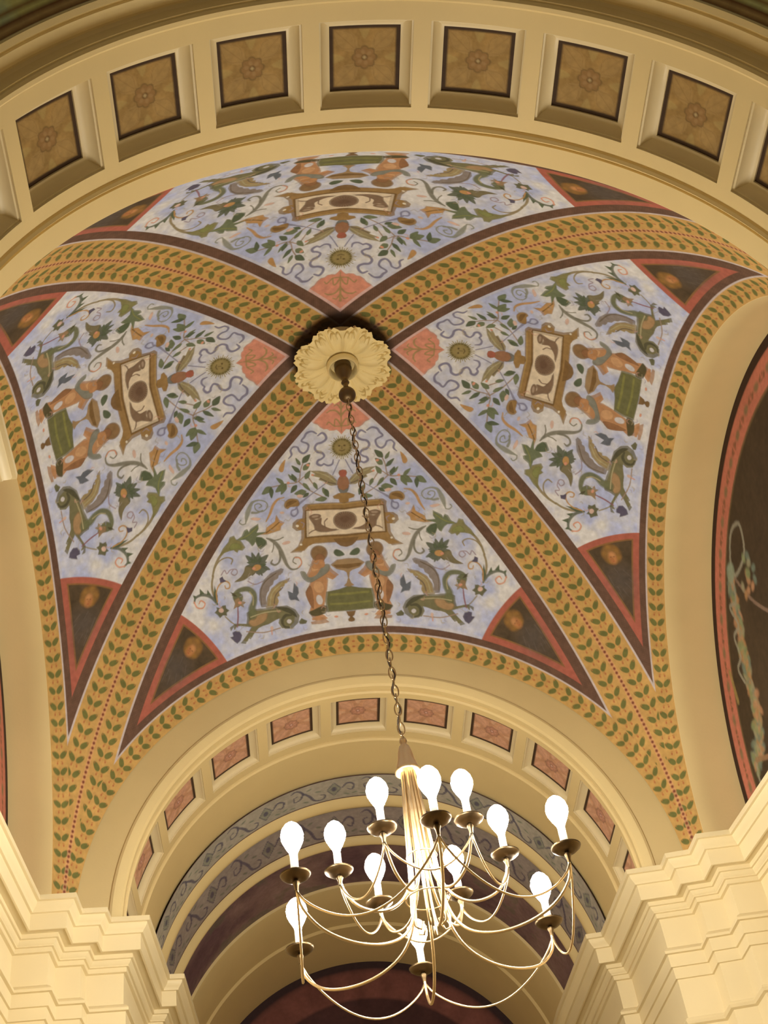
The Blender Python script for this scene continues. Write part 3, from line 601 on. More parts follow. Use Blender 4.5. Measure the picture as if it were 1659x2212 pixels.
def web_mesh(rast, NR=760, NC=640):
    # columns fan out from the crown to points evenly spaced along the wall arch, then on to the groin
    al = np.linspace(0, PI / 2, NC); ph = np.arctan2(RV * np.sin(al), 1.0)
    ph = np.concatenate([ph, np.linspace(ph[-1], PI / 4, 36)[1:]])
    tm = np.arcsin(np.minimum(1.0, 1.0 / (R * np.cos(ph))))
    t = np.linspace(.004, 1, NR)
    TH = t[:, None] * tm[None]; PH = 0 * TH + ph[None]
    Um = TH * np.sin(PH); Vm = TH * np.cos(PH)
    verts = []; cols = []; faces = []; base = 0
    n, mcol = Um.shape
    col = rast.sample(-Um, Vm).reshape(-1, 3)
    i = np.arange(n - 1)[:, None] * mcol + np.arange(mcol - 1)[None]
    q = np.stack([i, i + 1, i + mcol + 1, i + mcol], -1).reshape(-1, 4)
    for sg in (1, -1):
        th = np.hypot(Um, Vm); ph = np.arctan2(sg * Um, Vm)
        P = vault_pt(th, ph).reshape(-1, 3) * A
        verts.append(P); cols.append(col); faces.append((q if sg > 0 else q[:, ::-1]) + base); base += len(P)
    return mesh_from('painted_web', np.vstack(verts), np.vstack(faces), True, np.vstack(cols))


web_raster = paint_web()
web_me = web_mesh(web_raster)
WEBS = [(0, 'painted vault web nearest the far coffered arch, grotesque figures above the chandelier'),
        (-90, 'painted vault web on the right of the rosette, above the right-hand wall arch'),
        (180, 'painted vault web partly cut off by the near coffered arch, on the camera side of the rosette'),
        (90, 'painted vault web on the left of the rosette, above the left-hand wall arch')]
for a, lab in WEBS:
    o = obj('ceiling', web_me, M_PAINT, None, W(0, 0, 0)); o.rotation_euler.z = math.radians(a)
    tag(o, lab, 'painted ceiling', 'painted webs of the vault', 'structure')

# ------------------------------------------------------------------ coffered arches
def ring(r, a, y):
    return (r * math.sin(a) * A, y * A, r * math.cos(a) * A)


def arch_strip(mb, prof, a0=-PI / 2, a1=PI / 2, n=120):
    """prof: list of (r, y); swept round the arch"""
    aa = np.linspace(a0, a1, n + 1)
    mb.grid([[ring(r, a, y) for (r, y) in prof] for a in aa])


def coffer_meshes(base, r0, rp, yc, hy, hyp, ha, hap):
    """moulded frame of one coffer and its painted panel, for a coffer at the crown"""
    steps = [(0, 0), (.10, .004 / max(.001, rp - r0) * 1.0)]
    prof = [(0.0, 0.0), (0.0, .16), (.16, .18), (.20, .34), (.30, .52), (.46, .68), (.66, .80), (.86, .86), (1.0, .88), (1.0, 1.0)]
    NA, NY = 8, 4
    loops = []
    for (t, dpt) in prof:
        rr = r0 + (rp - r0) * dpt; h1 = ha + (hap - ha) * t; h2 = hy + (hyp - hy) * t
        pts = []
        for i in range(NA): pts.append((-h1 + 2 * h1 * i / NA, yc - h2))
        for i in range(NY): pts.append((h1, yc - h2 + 2 * h2 * i / NY))
        for i in range(NA): pts.append((h1 - 2 * h1 * i / NA, yc + h2))
        for i in range(NY): pts.append((-h1, yc + h2 - 2 * h2 * i / NY))
        loops.append([ring(rr, a, y) for a, y in pts])
    mb = MB(); P = np.array(loops).transpose(1, 0, 2); mb.grid(P, True)
    fr = smooth_angle(mb.mesh('coffer_frame'), 30)
    # panel
    n = 64; s = np.linspace(-1, 1, n)
    u, v = np.meshgrid(s, s, indexing='ij')
    P = np.stack([rp * np.sin(u * hap) * A, (yc + v * hyp) * A, rp * np.cos(u * hap) * A], -1).reshape(-1, 3)
    tint = np.asarray(base) / np.array([172, 126, 72.]); pg = lambda c: pig(np.asarray(c) * tint)
    r = Raster(-1, 1, -1, 1, 80, pg((172, 126, 72)))
    ns = fbm(r.h, r.w, 24, 5, 3); n2 = fbm(r.h, r.w, 6, 9, 2); r.img *= (1 + .35 * (ns - .5) + .25 * (n2 - .5))[..., None]
    for k in range(4):
        c, q = math.cos(k * PI / 2), math.sin(k * PI / 2)
        T = lambda p: [(x * c - y * q, x * q + y * c) for x, y in p]
        r.poly(spline(T([(.2, .2), (.72, .32), (.86, .86), (.32, .72)]), 5, True), pg((184, 138, 84)), .6)
        r.stroke([(*p, .03) for p in spline(T([(.24, .24), (.7, .34), (.84, .84), (.34, .7), (.24, .24)]), 5)], pg((152, 108, 62)), .5)
        r.stroke([(*p, .03) for p in T([(.3, .3), (.82, .82)])], pg((154, 110, 64)), .5)
        r.poly(spline(T([(-.16, .98), (0, .55), (.16, .98)]), 3, True), pg((190, 150, 90)), .6)
    for k in range(8):
        a = k * PI / 4; r.blob(.24 * math.cos(a), .24 * math.sin(a), .125, .115, pg((112, 82, 50)), .85, a, .15)
    for k in range(8):
        a = k * PI / 4; r.blob(.23 * math.cos(a), .23 * math.sin(a), .10, .095, pg((160, 112, 66)), .9, a, .15)
    r.blob(0, 0, .26, .26, pg((160, 112, 66)), .95, 0, .1)
    for k in range(6):
        a = k * PI / 3 + .3; r.blob(.17 * math.cos(a), .17 * math.sin(a), .075, .055, pg((176, 128, 80)), .8, a, .3)
    r.blob(0, 0, .09, .09, pg((112, 78, 46)), .8, 0, .2); r.blob(0, 0, .05, .05, pg((200, 160, 110)), 1, 0, .2)
    b = 1 - np.maximum(np.abs(r.X[None]), np.abs(r.Y[:, None]))
    r.mask(np.clip((.14 - b) * 40, 0, 1), pig((72, 52, 36)))
    col = r.sample(u, v).reshape(-1, 3)
    i = np.arange(n - 1)[:, None] * n + np.arange(n - 1)[None]
    q = np.stack([i, i + 1, i + n + 1, i + n], -1).reshape(-1, 4)
    pm = mesh_from('coffer_panel', P, q, True, col)
    return fr, pm


def coffered_arch(name, r0, ybands, cof, label, extra, base):
    """cof: centre offset, spacing, opening half angle, y centre, y half, panel r, panel half angle, panel half y"""
    c0, dc, ha, yc, hy, rp, hap, hyp = cof
    mb = MB()
    y1, y2 = yc - hy, yc + hy
    for prof in extra: arch_strip(mb, prof)
    ks = range(-5, 6)
    # ribs between coffers
    edges = [-94.0] + sum([[c0 + dc * k - ha, c0 + dc * k + ha] for k in ks], []) + [94.0]
    for i in range(0, len(edges), 2):
        if edges[i + 1] > edges[i]:
            arch_strip(mb, [(r0, y1), (r0, y2)], math.radians(edges[i]), math.radians(edges[i + 1]), 4)
    for (ya, yb) in ybands: arch_strip(mb, [(r0, ya), (r0, yb)], math.radians(-90), math.radians(90), 150)
    o = obj(name, smooth_angle(mb.mesh(name), 25), M_CREAM, None, W(0, 0, 0))
    tag(o, label, 'arch', None, 'structure')
    fr, pm = coffer_meshes(base, r0, rp, yc, hy, hyp, math.radians(ha), math.radians(hap))
    for k in ks:
        f = obj('coffer', fr, M_MOULD, o); f.rotation_euler.y = math.radians(c0 + dc * k)
        p = obj('coffer_panel', pm, M_PAINT, f); 
    return o


def groove(r, y, s=1):      # a small quirk and bead profile running round the soffit
    return [(r, y), (r + .006, y + .001 * s), (r + .006, y + .006 * s), (r - .002, y + .008 * s), (r - .007, y + .013 * s), (r - .002, y + .019 * s),
            (r + .005, y + .021 * s), (r + .005, y + .024 * s), (r, y + .026 * s)]


RN = .90; RF = .80
near_extra = [
    [(1.0, -1.0), (RV + .012, -1.002), (RN + .004, -1.002), (RN, -1.006), (RN, -1.060)],
    groove(RN, -1.060, -1), [(RN, -1.086), (RN, -1.117)],
    [(RN, -1.340), (RN, -1.378), (RN - .005, -1.384), (RN - .005, -1.394), (RN, -1.399), (RN + .004, -1.400), (RN + .004, -1.404), (RN + .016, -1.405), (RN + .026, -1.408), (RN + .032, -1.414), (RN + .034, -1.420), (RN + .030, -1.420)],
    [(RN + .030, -1.420), (RN + .030, -1.448), (RN + .035, -1.450), (RN + .035, -1.455), (RN + .030, -1.457), (RN + .034, -1.470), (1.0, -1.474)],
]
coffered_arch('trim_1', RN, [(-1.1205, -1.117), (-1.340, -1.3345)], (1.03, 16.2, 6.85, -1.2275, .107, .938, 5.05, .0805),
              'near coffered cream arch crossing the top of the view, seen closest to the camera', near_extra, (164, 128, 72))
far_extra = [
    [(.965, 1.004), (.842, 1.0), (.838, .996), (.830, .994), (.820, .997), (.806, 1.004), (.802, 1.010), (RF, 1.012), (RF, 1.03)],
    groove(RF, 1.03, 1), [(RF, 1.056), (RF, 1.075)],
    [(RF, 1.285), (RF, 1.315)], groove(RF, 1.315, 1), [(RF, 1.341), (RF, 1.56)],
]
coffered_arch('trim_2', RF, [(1.075, 1.0805), (1.2795, 1.285)], (.0, 17.05, 7.2, 1.18, .0995, .822, 5.5, .0735),
              'far coffered cream arch with pink panels, behind the lit chandelier', far_extra, (200, 146, 108))


# ------------------------------------------------------------------ the far bay: a painted barrel vault and its end wall
def strip_mesh(name, r, ya, yb, paint, na=520, ny=44, a0=-PI / 2, a1=PI / 2):
    aa = np.linspace(a0, a1, na); yy = np.linspace(ya, yb, ny)
    a, y = np.meshgrid(aa, yy, indexing='ij')
    P = np.stack([r * np.sin(a) * A, y * A, r * np.cos(a) * A], -1).reshape(-1, 3)
    col = paint(a, (y - ya) / (yb - ya)).reshape(-1, 3)
    i = np.arange(na - 1)[:, None] * ny + np.arange(ny - 1)[None]
    return mesh_from(name, P, np.stack([i, i + 1, i + ny + 1, i + ny], -1).reshape(-1, 4), True, col)


def scroll_raster(seed, bg, fig, alt, W_=1.6):
    r = Raster(0, W_, 0, 1, 260, pig(bg)); n = fbm(r.h, r.w, 60, seed, 4); r.img *= (1 + .35 * (n - .5))[..., None]
    f = pig(fig); g = pig(alt)
    S = lambda p, c, k=1.0: r.stroke([(x, y, w * k) for x, y, w in spline(p, 7)], c, .85)
    S([(.08, .2, .03), (.2, .12, .05), (.34, .3, .06), (.3, .55, .05), (.16, .6, .04), (.14, .42, .03), (.22, .38, .03)], f)
    S([(.34, .3, .05), (.5, .55, .07), (.62, .82, .06), (.8, .86, .05), (.86, .7, .04), (.76, .62, .03)], f)
    r.poly(spline([(.9, .5), (1.06, .24), (1.22, .5), (1.06, .76)], 2, True), g, .6); r.stroke([(x, y, .022) for x, y in [(.9, .5), (1.06, .2), (1.22, .5), (1.06, .8), (.9, .5)]], f, .8)
    r.blob(1.06, .5, .06, .1, f, .9)
    S([(1.24, .5, .03), (1.36, .3, .06), (1.5, .4, .05), (1.46, .62, .04), (1.36, .56, .03)], f)
    for (x, y, a) in [(.42, .78, .6), (.5, .25, -.5), (.7, .45, .3), (1.34, .8, .5), (.1, .85, .2), (1.52, .78, -.5)]: r.blob(x, y, .07, .032, g, .9, a)
    return r


def banded(rast, reps, edge_col):
    def f(a, v):
        t = np.modf((a + PI) * reps / PI)[0] * (rast.X[-1])
        c = rast.sample(t, v)
        e = np.minimum(v, 1 - v); m = np.clip((.045 - e) * 60, 0, 1)[..., None]
        return c * (1 - m) + pig(edge_col) * m
    return f


fv = empty('ceiling', W(0, 0, 0))
tag(fv, 'far barrel vault with painted scroll bands and cream ribs, beyond the far arch', 'painted ceiling', None, 'structure')
s1 = scroll_raster(31, (182, 170, 150), (96, 90, 104), (134, 138, 116))
s2 = scroll_raster(57, (164, 148, 136), (96, 84, 100), (126, 124, 106))
obj('scroll_band', strip_mesh('scroll_band', .790, 1.545, 1.690, banded(s1, 9, (96, 66, 66))), M_PAINT, fv)
obj('scroll_band', strip_mesh('scroll_band', .795, 1.775, 1.99, banded(s2, 9, (104, 74, 66))), M_PAINT, fv)


def mottled(a, v):
    n = fbm(a.shape[0], a.shape[1], 40, 71, 5); m = fbm(a.shape[0], a.shape[1], 14, 77, 3)
    k = np.clip((n - .38) * 3, 0, 1)[..., None]; c = pig((116, 86, 88)) * (1 - k) + pig((158, 126, 114)) * k
    c = c * (1 + .5 * (m - .5))[..., None]
    g = np.clip((m - .62) * 8, 0, 1)[..., None] * .5
    return c * (1 - g) + pig((108, 108, 84)) * g


obj('dark_fresco_band', strip_mesh('dark_fresco_band', .80, 2.05, 2.37, mottled, 420, 60), M_PAINT, fv)
mb = MB()
for ya, yb in ((1.690, 1.775), (1.99, 2.05)):
    hh = (yb - ya) / 2
    arch_strip(mb, [(.80, ya), (.792, ya + .004)] + [(.792 - .022 * math.sin(PI * t / 8), ya + .006 + (2 * hh - .012) * t / 8) for t in range(9)] + [(.792, yb - .004), (.80, yb)], n=110)
obj('rib', smooth_angle(mb.mesh('rib'), 40), M_CREAM, fv)
mb = MB(); arch_strip(mb, [(.80, 1.54), (.84, 1.54), (.84, 2.1), (.80, 2.05)], n=80)
arch_strip(mb, [(.80, 2.37), (.79, 2.374), (.785, 2.39), (.785, 2.70), (.775, 2.71), (.775, 3.07)], n=100)
obj('end_arch', smooth_angle(mb.mesh('end_arch'), 25), M_CREAM, fv)


def disc_mesh(name, rmax, paint, na=240, nr=60):
    """half disc in the local x-z plane, facing -y"""
    aa = np.linspace(-PI / 2, PI / 2, na); rr = np.linspace(0, rmax, nr)
    a, r = np.meshgrid(aa, rr, indexing='ij'); X = r * np.sin(a); Z = r * np.cos(a)
    P = np.stack([X * A, 0 * X, Z * A], -1).reshape(-1, 3)
    col = paint(X, Z, r).reshape(-1, 3)
    i = np.arange(na - 1)[:, None] * nr + np.arange(nr - 1)[None]
    return mesh_from(name, P, np.stack([i, i + 1, i + nr + 1, i + nr], -1).reshape(-1, 4), True, col)


def far_lunette(X, Z, r):
    n = fbm(*X.shape, 22, 91, 4); m = fbm(*X.shape, 7, 95, 2)
    c = pig((74, 46, 44)) * (1 + .6 * (n - .5) + .4 * (m - .5))[..., None]
    def ringm(a, b): return (np.clip((r - a) * 220, 0, 1) * np.clip((b - r) * 220, 0, 1))[..., None]
    k = ringm(.60, .735); c = c * (1 - k) + (pig((122, 74, 64)) * (1 + .6 * (m - .5))[..., None]) * k
    k = ringm(.735, .80); c = c * (1 - k) + pig((62, 44, 44)) * k
    return c


wb = empty('wall_back', W(0, 3.06, 0)); tag(wb, 'far end wall with a dark purple painted lunette, behind the chandelier', 'wall', None, 'structure')
obj('painted_lunette', disc_mesh('painted_lunette', .80, far_lunette), M_PAINT, wb)
mb = MB(); mb.add([(-2, 0, 0), (2, 0, 0), (2, 0, -Z0), (-2, 0, -Z0)], [(0, 1, 2, 3)])
obj('wall_surface', mb.mesh('wall_surface', False), M_CREAM, wb)


# ------------------------------------------------------------------ side walls: a plain cream arch round a painted lunette
def side_lunette():
    r = Raster(-1, 1, 0, 1, 420, pig((70, 54, 36)))
    h, w = r.h, r.w; n = fbm(h, w, 60, 41, 4); m = fbm(h, w, 9, 47, 2)
    r.img *= (1 + .45 * (n - .5) + .3 * (m - .5))[..., None]
    rad = np.hypot(r.X[None], r.Y[:, None])
    def ringm(a, b): return np.clip((rad - a) * 300, 0, 1) * np.clip((b - rad) * 300, 0, 1)
    r.mask(ringm(.815, .912), pig((190, 112, 86)) * (1 + .25 * (n - .5))[..., None])
    r.mask(ringm(.808, .818), pig((112, 92, 56)))
    r.mask(np.clip((rad - .905) * 300, 0, 1), pig((56, 36, 26)))
    for k in range(-34, 35):
        a = k * .042; c = pig((118, 82, 52)) if k % 3 else pig((122, 106, 70)); q = .862
        x, y = q * math.sin(a), q * math.cos(a)
        if k % 3 == 0: r.blob(x, y, .020, .013, c, .85, -a, .4)
        else:
            r.blob(x, y, .009, .008, c, .85, -a, .4); s = 1 if k % 3 == 1 else -1
            for t in (-1, 1): r.blob(x + .010 * math.cos(a) * s, y - .010 * math.sin(a) * s + t * .008, .007, .004, c, .8, t * .8, .4)
    for sg in (-1, 1):
        G = spline([(sg * x, y) for x, y in [(.40, .66), (.47, .55), (.53, .44), (.575, .34), (.60, .27), (.66, .20), (.745, .17)]], 10)
        cols = [(134, 138, 92), (168, 122, 76), (112, 120, 98), (150, 138, 102), (178, 128, 88), (126, 130, 84)]
        for i, (x, y) in enumerate(G):
            for j in range(5): r.blob(x + rng.normal(0, .016), y + rng.normal(0, .016), rng.uniform(.012, .024), rng.uniform(.008, .014), pig(cols[rng.integers(6)]), .85, rng.uniform(0, 3), .4)
        rb = pig((150, 140, 114))
        S = lambda p, c, wd: r.stroke([(sg * x, y, wd) for x, y in spline(p, 7)], c, .85)
        S([(.40, .66), (.30, .73), (.22, .70), (.26, .62), (.36, .62), (.41, .66)], rb, .014)
        S([(.40, .66), (.44, .58), (.50, .60), (.49, .52), (.55, .52), (.56, .45), (.61, .44), (.60, .38)], rb, .013)
        S([(.40, .66), (.34, .5), (.24, .36), (.12, .28)], pig((134, 106, 84)), .012)
        S([(.74, .17), (.76, .12), (.73, .08), (.77, .04)], rb, .013)
        S([(.73, .18), (.62, .12), (.5, .05), (.4, .0)], pig((150, 112, 76)), .016)
        r.poly([(sg * x, y) for x, y in [(.60, .10), (.42, .0), (.66, .0), (.70, .08)]], pig((116, 112, 102)), .8)
        r.blob(sg * .40, .66, .035, .03, pig((140, 146, 116)), .9)
        for j in range(14): r.blob(sg * (.30 + rng.normal(0, .035)), .56 + rng.normal(0, .03), .016, .012, pig(cols[rng.integers(6)]), .9, rng.uniform(0, 3), .4)
        S([(.68, .48), (.70, .38)], pig((150, 126, 70)), .02)
    return r


lun = side_lunette()
lun_me = disc_mesh('painted_lunette', .95, lambda X, Z, r: lun.sample(X, Z), 420, 150)


def side_wall(sg, depth, name, label):
    o = empty(name, W(0, 0, 0)); tag(o, label, 'wall', None, 'structure')
    mb = MB(); aa = np.linspace(-PI / 2, PI / 2, 121)
    prof = [(RV + .03, 1.002), (RV + .001, 1.0), (RV - .001, 1.001), (RV - .006, 1.036), (RV, 1.060), (RV, depth + .01)]
    mb.grid([[(sg * x * A, r * math.sin(a) * A, r * math.cos(a) * A) for (r, x) in prof] for a in aa])
    # jambs below the springing, and the wall under the lunette
    for s in (-1, 1):
        mb.grid([[(sg * x * A, s * r * A, z) for (r, x) in prof] for z in (0, -.6, -Z0)])
    mb.add([(sg * depth * A, -2.2, 0), (sg * depth * A, 2.2, 0), (sg * depth * A, 2.2, -Z0), (sg * depth * A, -2.2, -Z0)], [(0, 1, 2, 3)])
    obj('wall_arch', smooth_angle(mb.mesh('wall_arch'), 25), M_CREAM, o)
    d = obj('painted_lunette', lun_me, M_PAINT, o, (sg * depth * A, 0, 0)); d.rotation_euler.z = math.radians(-90 if sg > 0 else 90)
    return o


side_wall(1, 1.16, 'wall_right', 'right-hand wall arch round a dark painted lunette with a coral border')
side_wall(-1, 1.135, 'wall_left', 'left-hand cream wall arch round a painted lunette, at the left edge')


# ------------------------------------------------------------------ entablatures on the piers
def offset_path(P, d):
    """P runs with the room on its left; move it d to the right, towards the wall"""
    P = [Vector((p[0], p[1])) for p in P]; out = []
    for i, p in enumerate(P):
        a = (P[i] - P[i - 1]).normalized() if i else None
        b = (P[i + 1] - P[i]).normalized() if i < len(P) - 1 else None
        if a is None: a = b
        if b is None: b = a
        na = Vector((a.y, -a.x)); nb = Vector((b.y, -b.x)); m = (na + nb)
        k = m.length_squared; m = na if k < 1e-6 else m * (2 / k)
        out.append((p.x + m.x * d, p.y + m.y * d))
    return out


PROF = [(-.12, .0), (.0, .0), (.0, -.015), (.008, -.0155), (.008, -.019), (.010, -.025), (.016, -.032), (.020, -.036), (.022, -.041), (.029, -.0415), (.029, -.089), (.034, -.0895), (.034, -.086),
        (.056, -.086), (.056, -.099), (.062, -.0995), (.062, -.103), (.066, -.110), (.070, -.113), (.070, -.117), (.076, -.1175), (.076, -.131), (.085, -.132),
        (.085, -.222), (.080, -.226), (.074, -.230), (.068, -.238), (.068, -.246), (.077, -.247), (.077, -.284), (.083, -.285), (.083, -.318), (.089, -.319),
        (.087, -.432), (.079, -.436), (.075, -.444), (.079, -.452), (.087, -.456), (.087, -2.69)]


def entablature(name, path, zt, label, right_side):
    mb = MB(); P = path if not right_side else path[::-1]
    cols = []
    for (d, z) in PROF:
        if d < 0: q = offset_path(P, .40)
        else: q = offset_path(P, d)
        cols.append([(x * A, y * A, max((z + zt) * A, -Z0)) for x, y in q])
    # flat shaded: every moulding edge stays crisp
    for i in range(len(P) - 1):
        mb.grid(np.array([[c[i], c[i + 1]] for c in cols]))
    o = obj(name, smooth_angle(mb.mesh(name), 28), M_MOULD, None, W(0, 0, 0))
    return tag(o, label, 'cornice', None, 'structure')


PL = [(-1.085, -.72), (-1.012, .255), (-.986, .690), (-.887, .697), (-.883, .790), (-.815, .797), (-.811, .858), (-.704, .868), (-.683, 1.255), (-.639, 1.262), (-.622, 1.66), (-.615, 3.05)]
PR = [(1.09, -.72), (1.046, .425), (.998, .722), (.897, .727), (.892, .815), (.822, .824), (.82, .890), (.715, .899), (.692, 1.292), (.642, 1.297), (.612, 1.85), (.600, 3.05)]
# left: walking away from the camera the room is on the right, so reverse
entablature('trim_3', PL, -.05, 'cream stepped cornice and frieze on the left piers, lower left corner', True)
entablature('trim_4', PR, -.05, 'cream stepped cornice and frieze on the right piers, lower right corner', False)
PN = [(-.764, -2.3), (-.764, -.909), (-.868, -.90), (-.868, -.80), (-1.085, -.79), (-1.085, -.72)]
entablature('trim_5', PN, -.05, 'cream cornice corner of the near left pier, poking in at the left edge', True)

# solid piers behind the entablatures, from the floor to the springing
def prism(mb, poly, z0, z1):
    n = len(poly); v = [(x * A, y * A, z0) for x, y in poly] + [(x * A, y * A, z1) for x, y in poly]
    mb.add(v, [(i, (i + 1) % n, n + (i + 1) % n, n + i) for i in range(n)] + [tuple(range(n, 2 * n))])


for i, (sx, sy) in enumerate(((-1, 1), (1, 1), (-1, -1), (1, -1))):
    mb = MB(); y2 = 3.05 if sy > 0 else 1.452; ri = RF if sy > 0 else RN
    prism(mb, [(sx * ri, sy * 1.0), (sx * RV, sy * 1.0), (sx * 1.0, sy * RV), (sx * 1.2, sy * RV), (sx * 1.2, sy * y2), (sx * ri, sy * y2)], -Z0, 0)
    o = obj('wall_pier', mb.mesh('wall_pier', False), M_CREAM, None, W(0, 0, 0))
    tag(o, 'plain cream pier carrying the ' + ('far' if sy > 0 else 'near') + (' left' if sx < 0 else ' right') + ' corner of the vault', 'pier', None, 'structure')

# ------------------------------------------------------------------ edge of the next vault, on the camera's side of the near arch
def bay_patch():
    aa = np.linspace(-PI / 2, PI / 2, 260); yy = np.linspace(1.0, .45, 80)
    a, y = np.meshgrid(aa, yy, indexing='ij'); rho = np.sqrt(R * R - y * y)
    P = np.stack([rho * np.sin(a) * A, (-2.472 + y) * A, rho * np.cos(a) * A], -1).reshape(-1, 3)
    d = math.asin(1 / R) - np.arcsin(y / R); n = fbm(*a.shape, 18, 61, 4)
    g = (pig((206, 200, 124)) * (1 + .5 * (n - .5))[..., None]); b = np.clip((n - .58) * 7, 0, 1)[..., None] * .7; g = g * (1 - b) + pig((150, 180, 160)) * b
    def band(lo, hi, col, c): m = (np.clip((d - lo) * 600, 0, 1) * np.clip((hi - d) * 600, 0, 1))[..., None]; return c * (1 - m) + pig(col) * m
    g = band(-.1, .004, (120, 84, 44), g); g = band(.004, .010, (176, 144, 92), g); g = band(.010, .022, (110, 74, 42), g); g = band(.022, .027, (60, 40, 28), g); g = band(.027, .033, (140, 112, 66), g)
    m = len(yy); i = np.arange(len(aa) - 1)[:, None] * m + np.arange(m - 1)[None]
    return mesh_from('next_bay_vault', P, np.stack([i, i + 1, i + m + 1, i + m], -1).reshape(-1, 4), True, g.reshape(-1, 3))


o = obj('ceiling', bay_patch(), M_PAINT, None, W(0, 0, 0))
tag(o, 'green painted edge of the neighbouring vault in the top corners', 'painted ceiling', None, 'structure')

mb = MB(); mb.add([(-4, -7, 0), (4, -7, 0), (4, 7, 0), (-4, 7, 0)], [(0, 1, 2, 3)])
tag(obj('floor', mb.mesh('floor', False), M_FLOOR, None, (0, 0, 0)), 'pale stone floor below the vault, out of view', 'floor', None, 'structure')


# ------------------------------------------------------------------ plaster rosette at the crown
def rosette():
    zc = R - .048; root = empty('ceiling_rosette', W(0, 0, zc))
    tag(root, 'cream plaster acanthus rosette at the crown of the painted vault', 'ceiling rosette')
    NP = 8; NA = 640; NRr = 64; mb = MB(); P = np.zeros((NA, NRr, 3))
    for i in range(NA):
        a = 2 * PI * i / NA; q = (a * NP / (2 * PI)) % 1; c = 2 * abs(q - .5)        # c = 0 on a petal axis, 1 between petals
        lob = .163 - .020 * c ** 3 - .006 * (1 - abs(math.cos(a * NP * 2.5))) ** 1 - .003 * abs(math.sin(a * NP * 4.5))
        for j in range(NRr):
            t = j / (NRr - 1); rr = .042 + (lob - .042) * t
            z = .020 * math.sin(PI * min(1, t * 1.02)) - .004 + .018 * t ** 6 + (.010 * c ** 6) * math.sin(PI * t)
            z = -z * 1.0
            # carved eyes and veins near the tip of each leaf
            z += .006 * math.exp(-((c - .45) / .12) ** 2) * math.exp(-((t - .72) / .14) ** 2) + .004 * math.exp(-(c / .07) ** 2) * (t > .25)
            for (c0, cw, t0, dt) in ((.40, .24, .84, .17), (.30, .17, .955, .10), (.74, .16, .90, .12)):
                if abs(c - c0) < cw: z += .020 * math.exp(-((t - (t0 - .04 - ((c - c0) / cw) ** 2 * dt)) / .02) ** 2)
            P[i, j] = (rr * math.cos(a) * A, rr * math.sin(a) * A, z * A)
    mb.grid(P, True)
    obj('acanthus_leaves', mb.mesh('acanthus_leaves'), M_ROSE, root)
    mb = MB(); mb.lathe([(.052 * A, -.012 * A), (.050 * A, -.030 * A), (.046 * A, -.034 * A), (.041 * A, -.028 * A), (.039 * A, -.006 * A), (.002, -.004 * A)], 40)
    obj('socket_ring', smooth_angle(mb.mesh('socket_ring'), 40), M_ROSE, root)
    mb = MB(); mb.lathe([(.11 * A, .05 * A), (.11 * A, -.004 * A), (.040 * A, -.004 * A)], 32)
    obj('backing', mb.mesh('backing'), M_ROSE, root)


rosette()


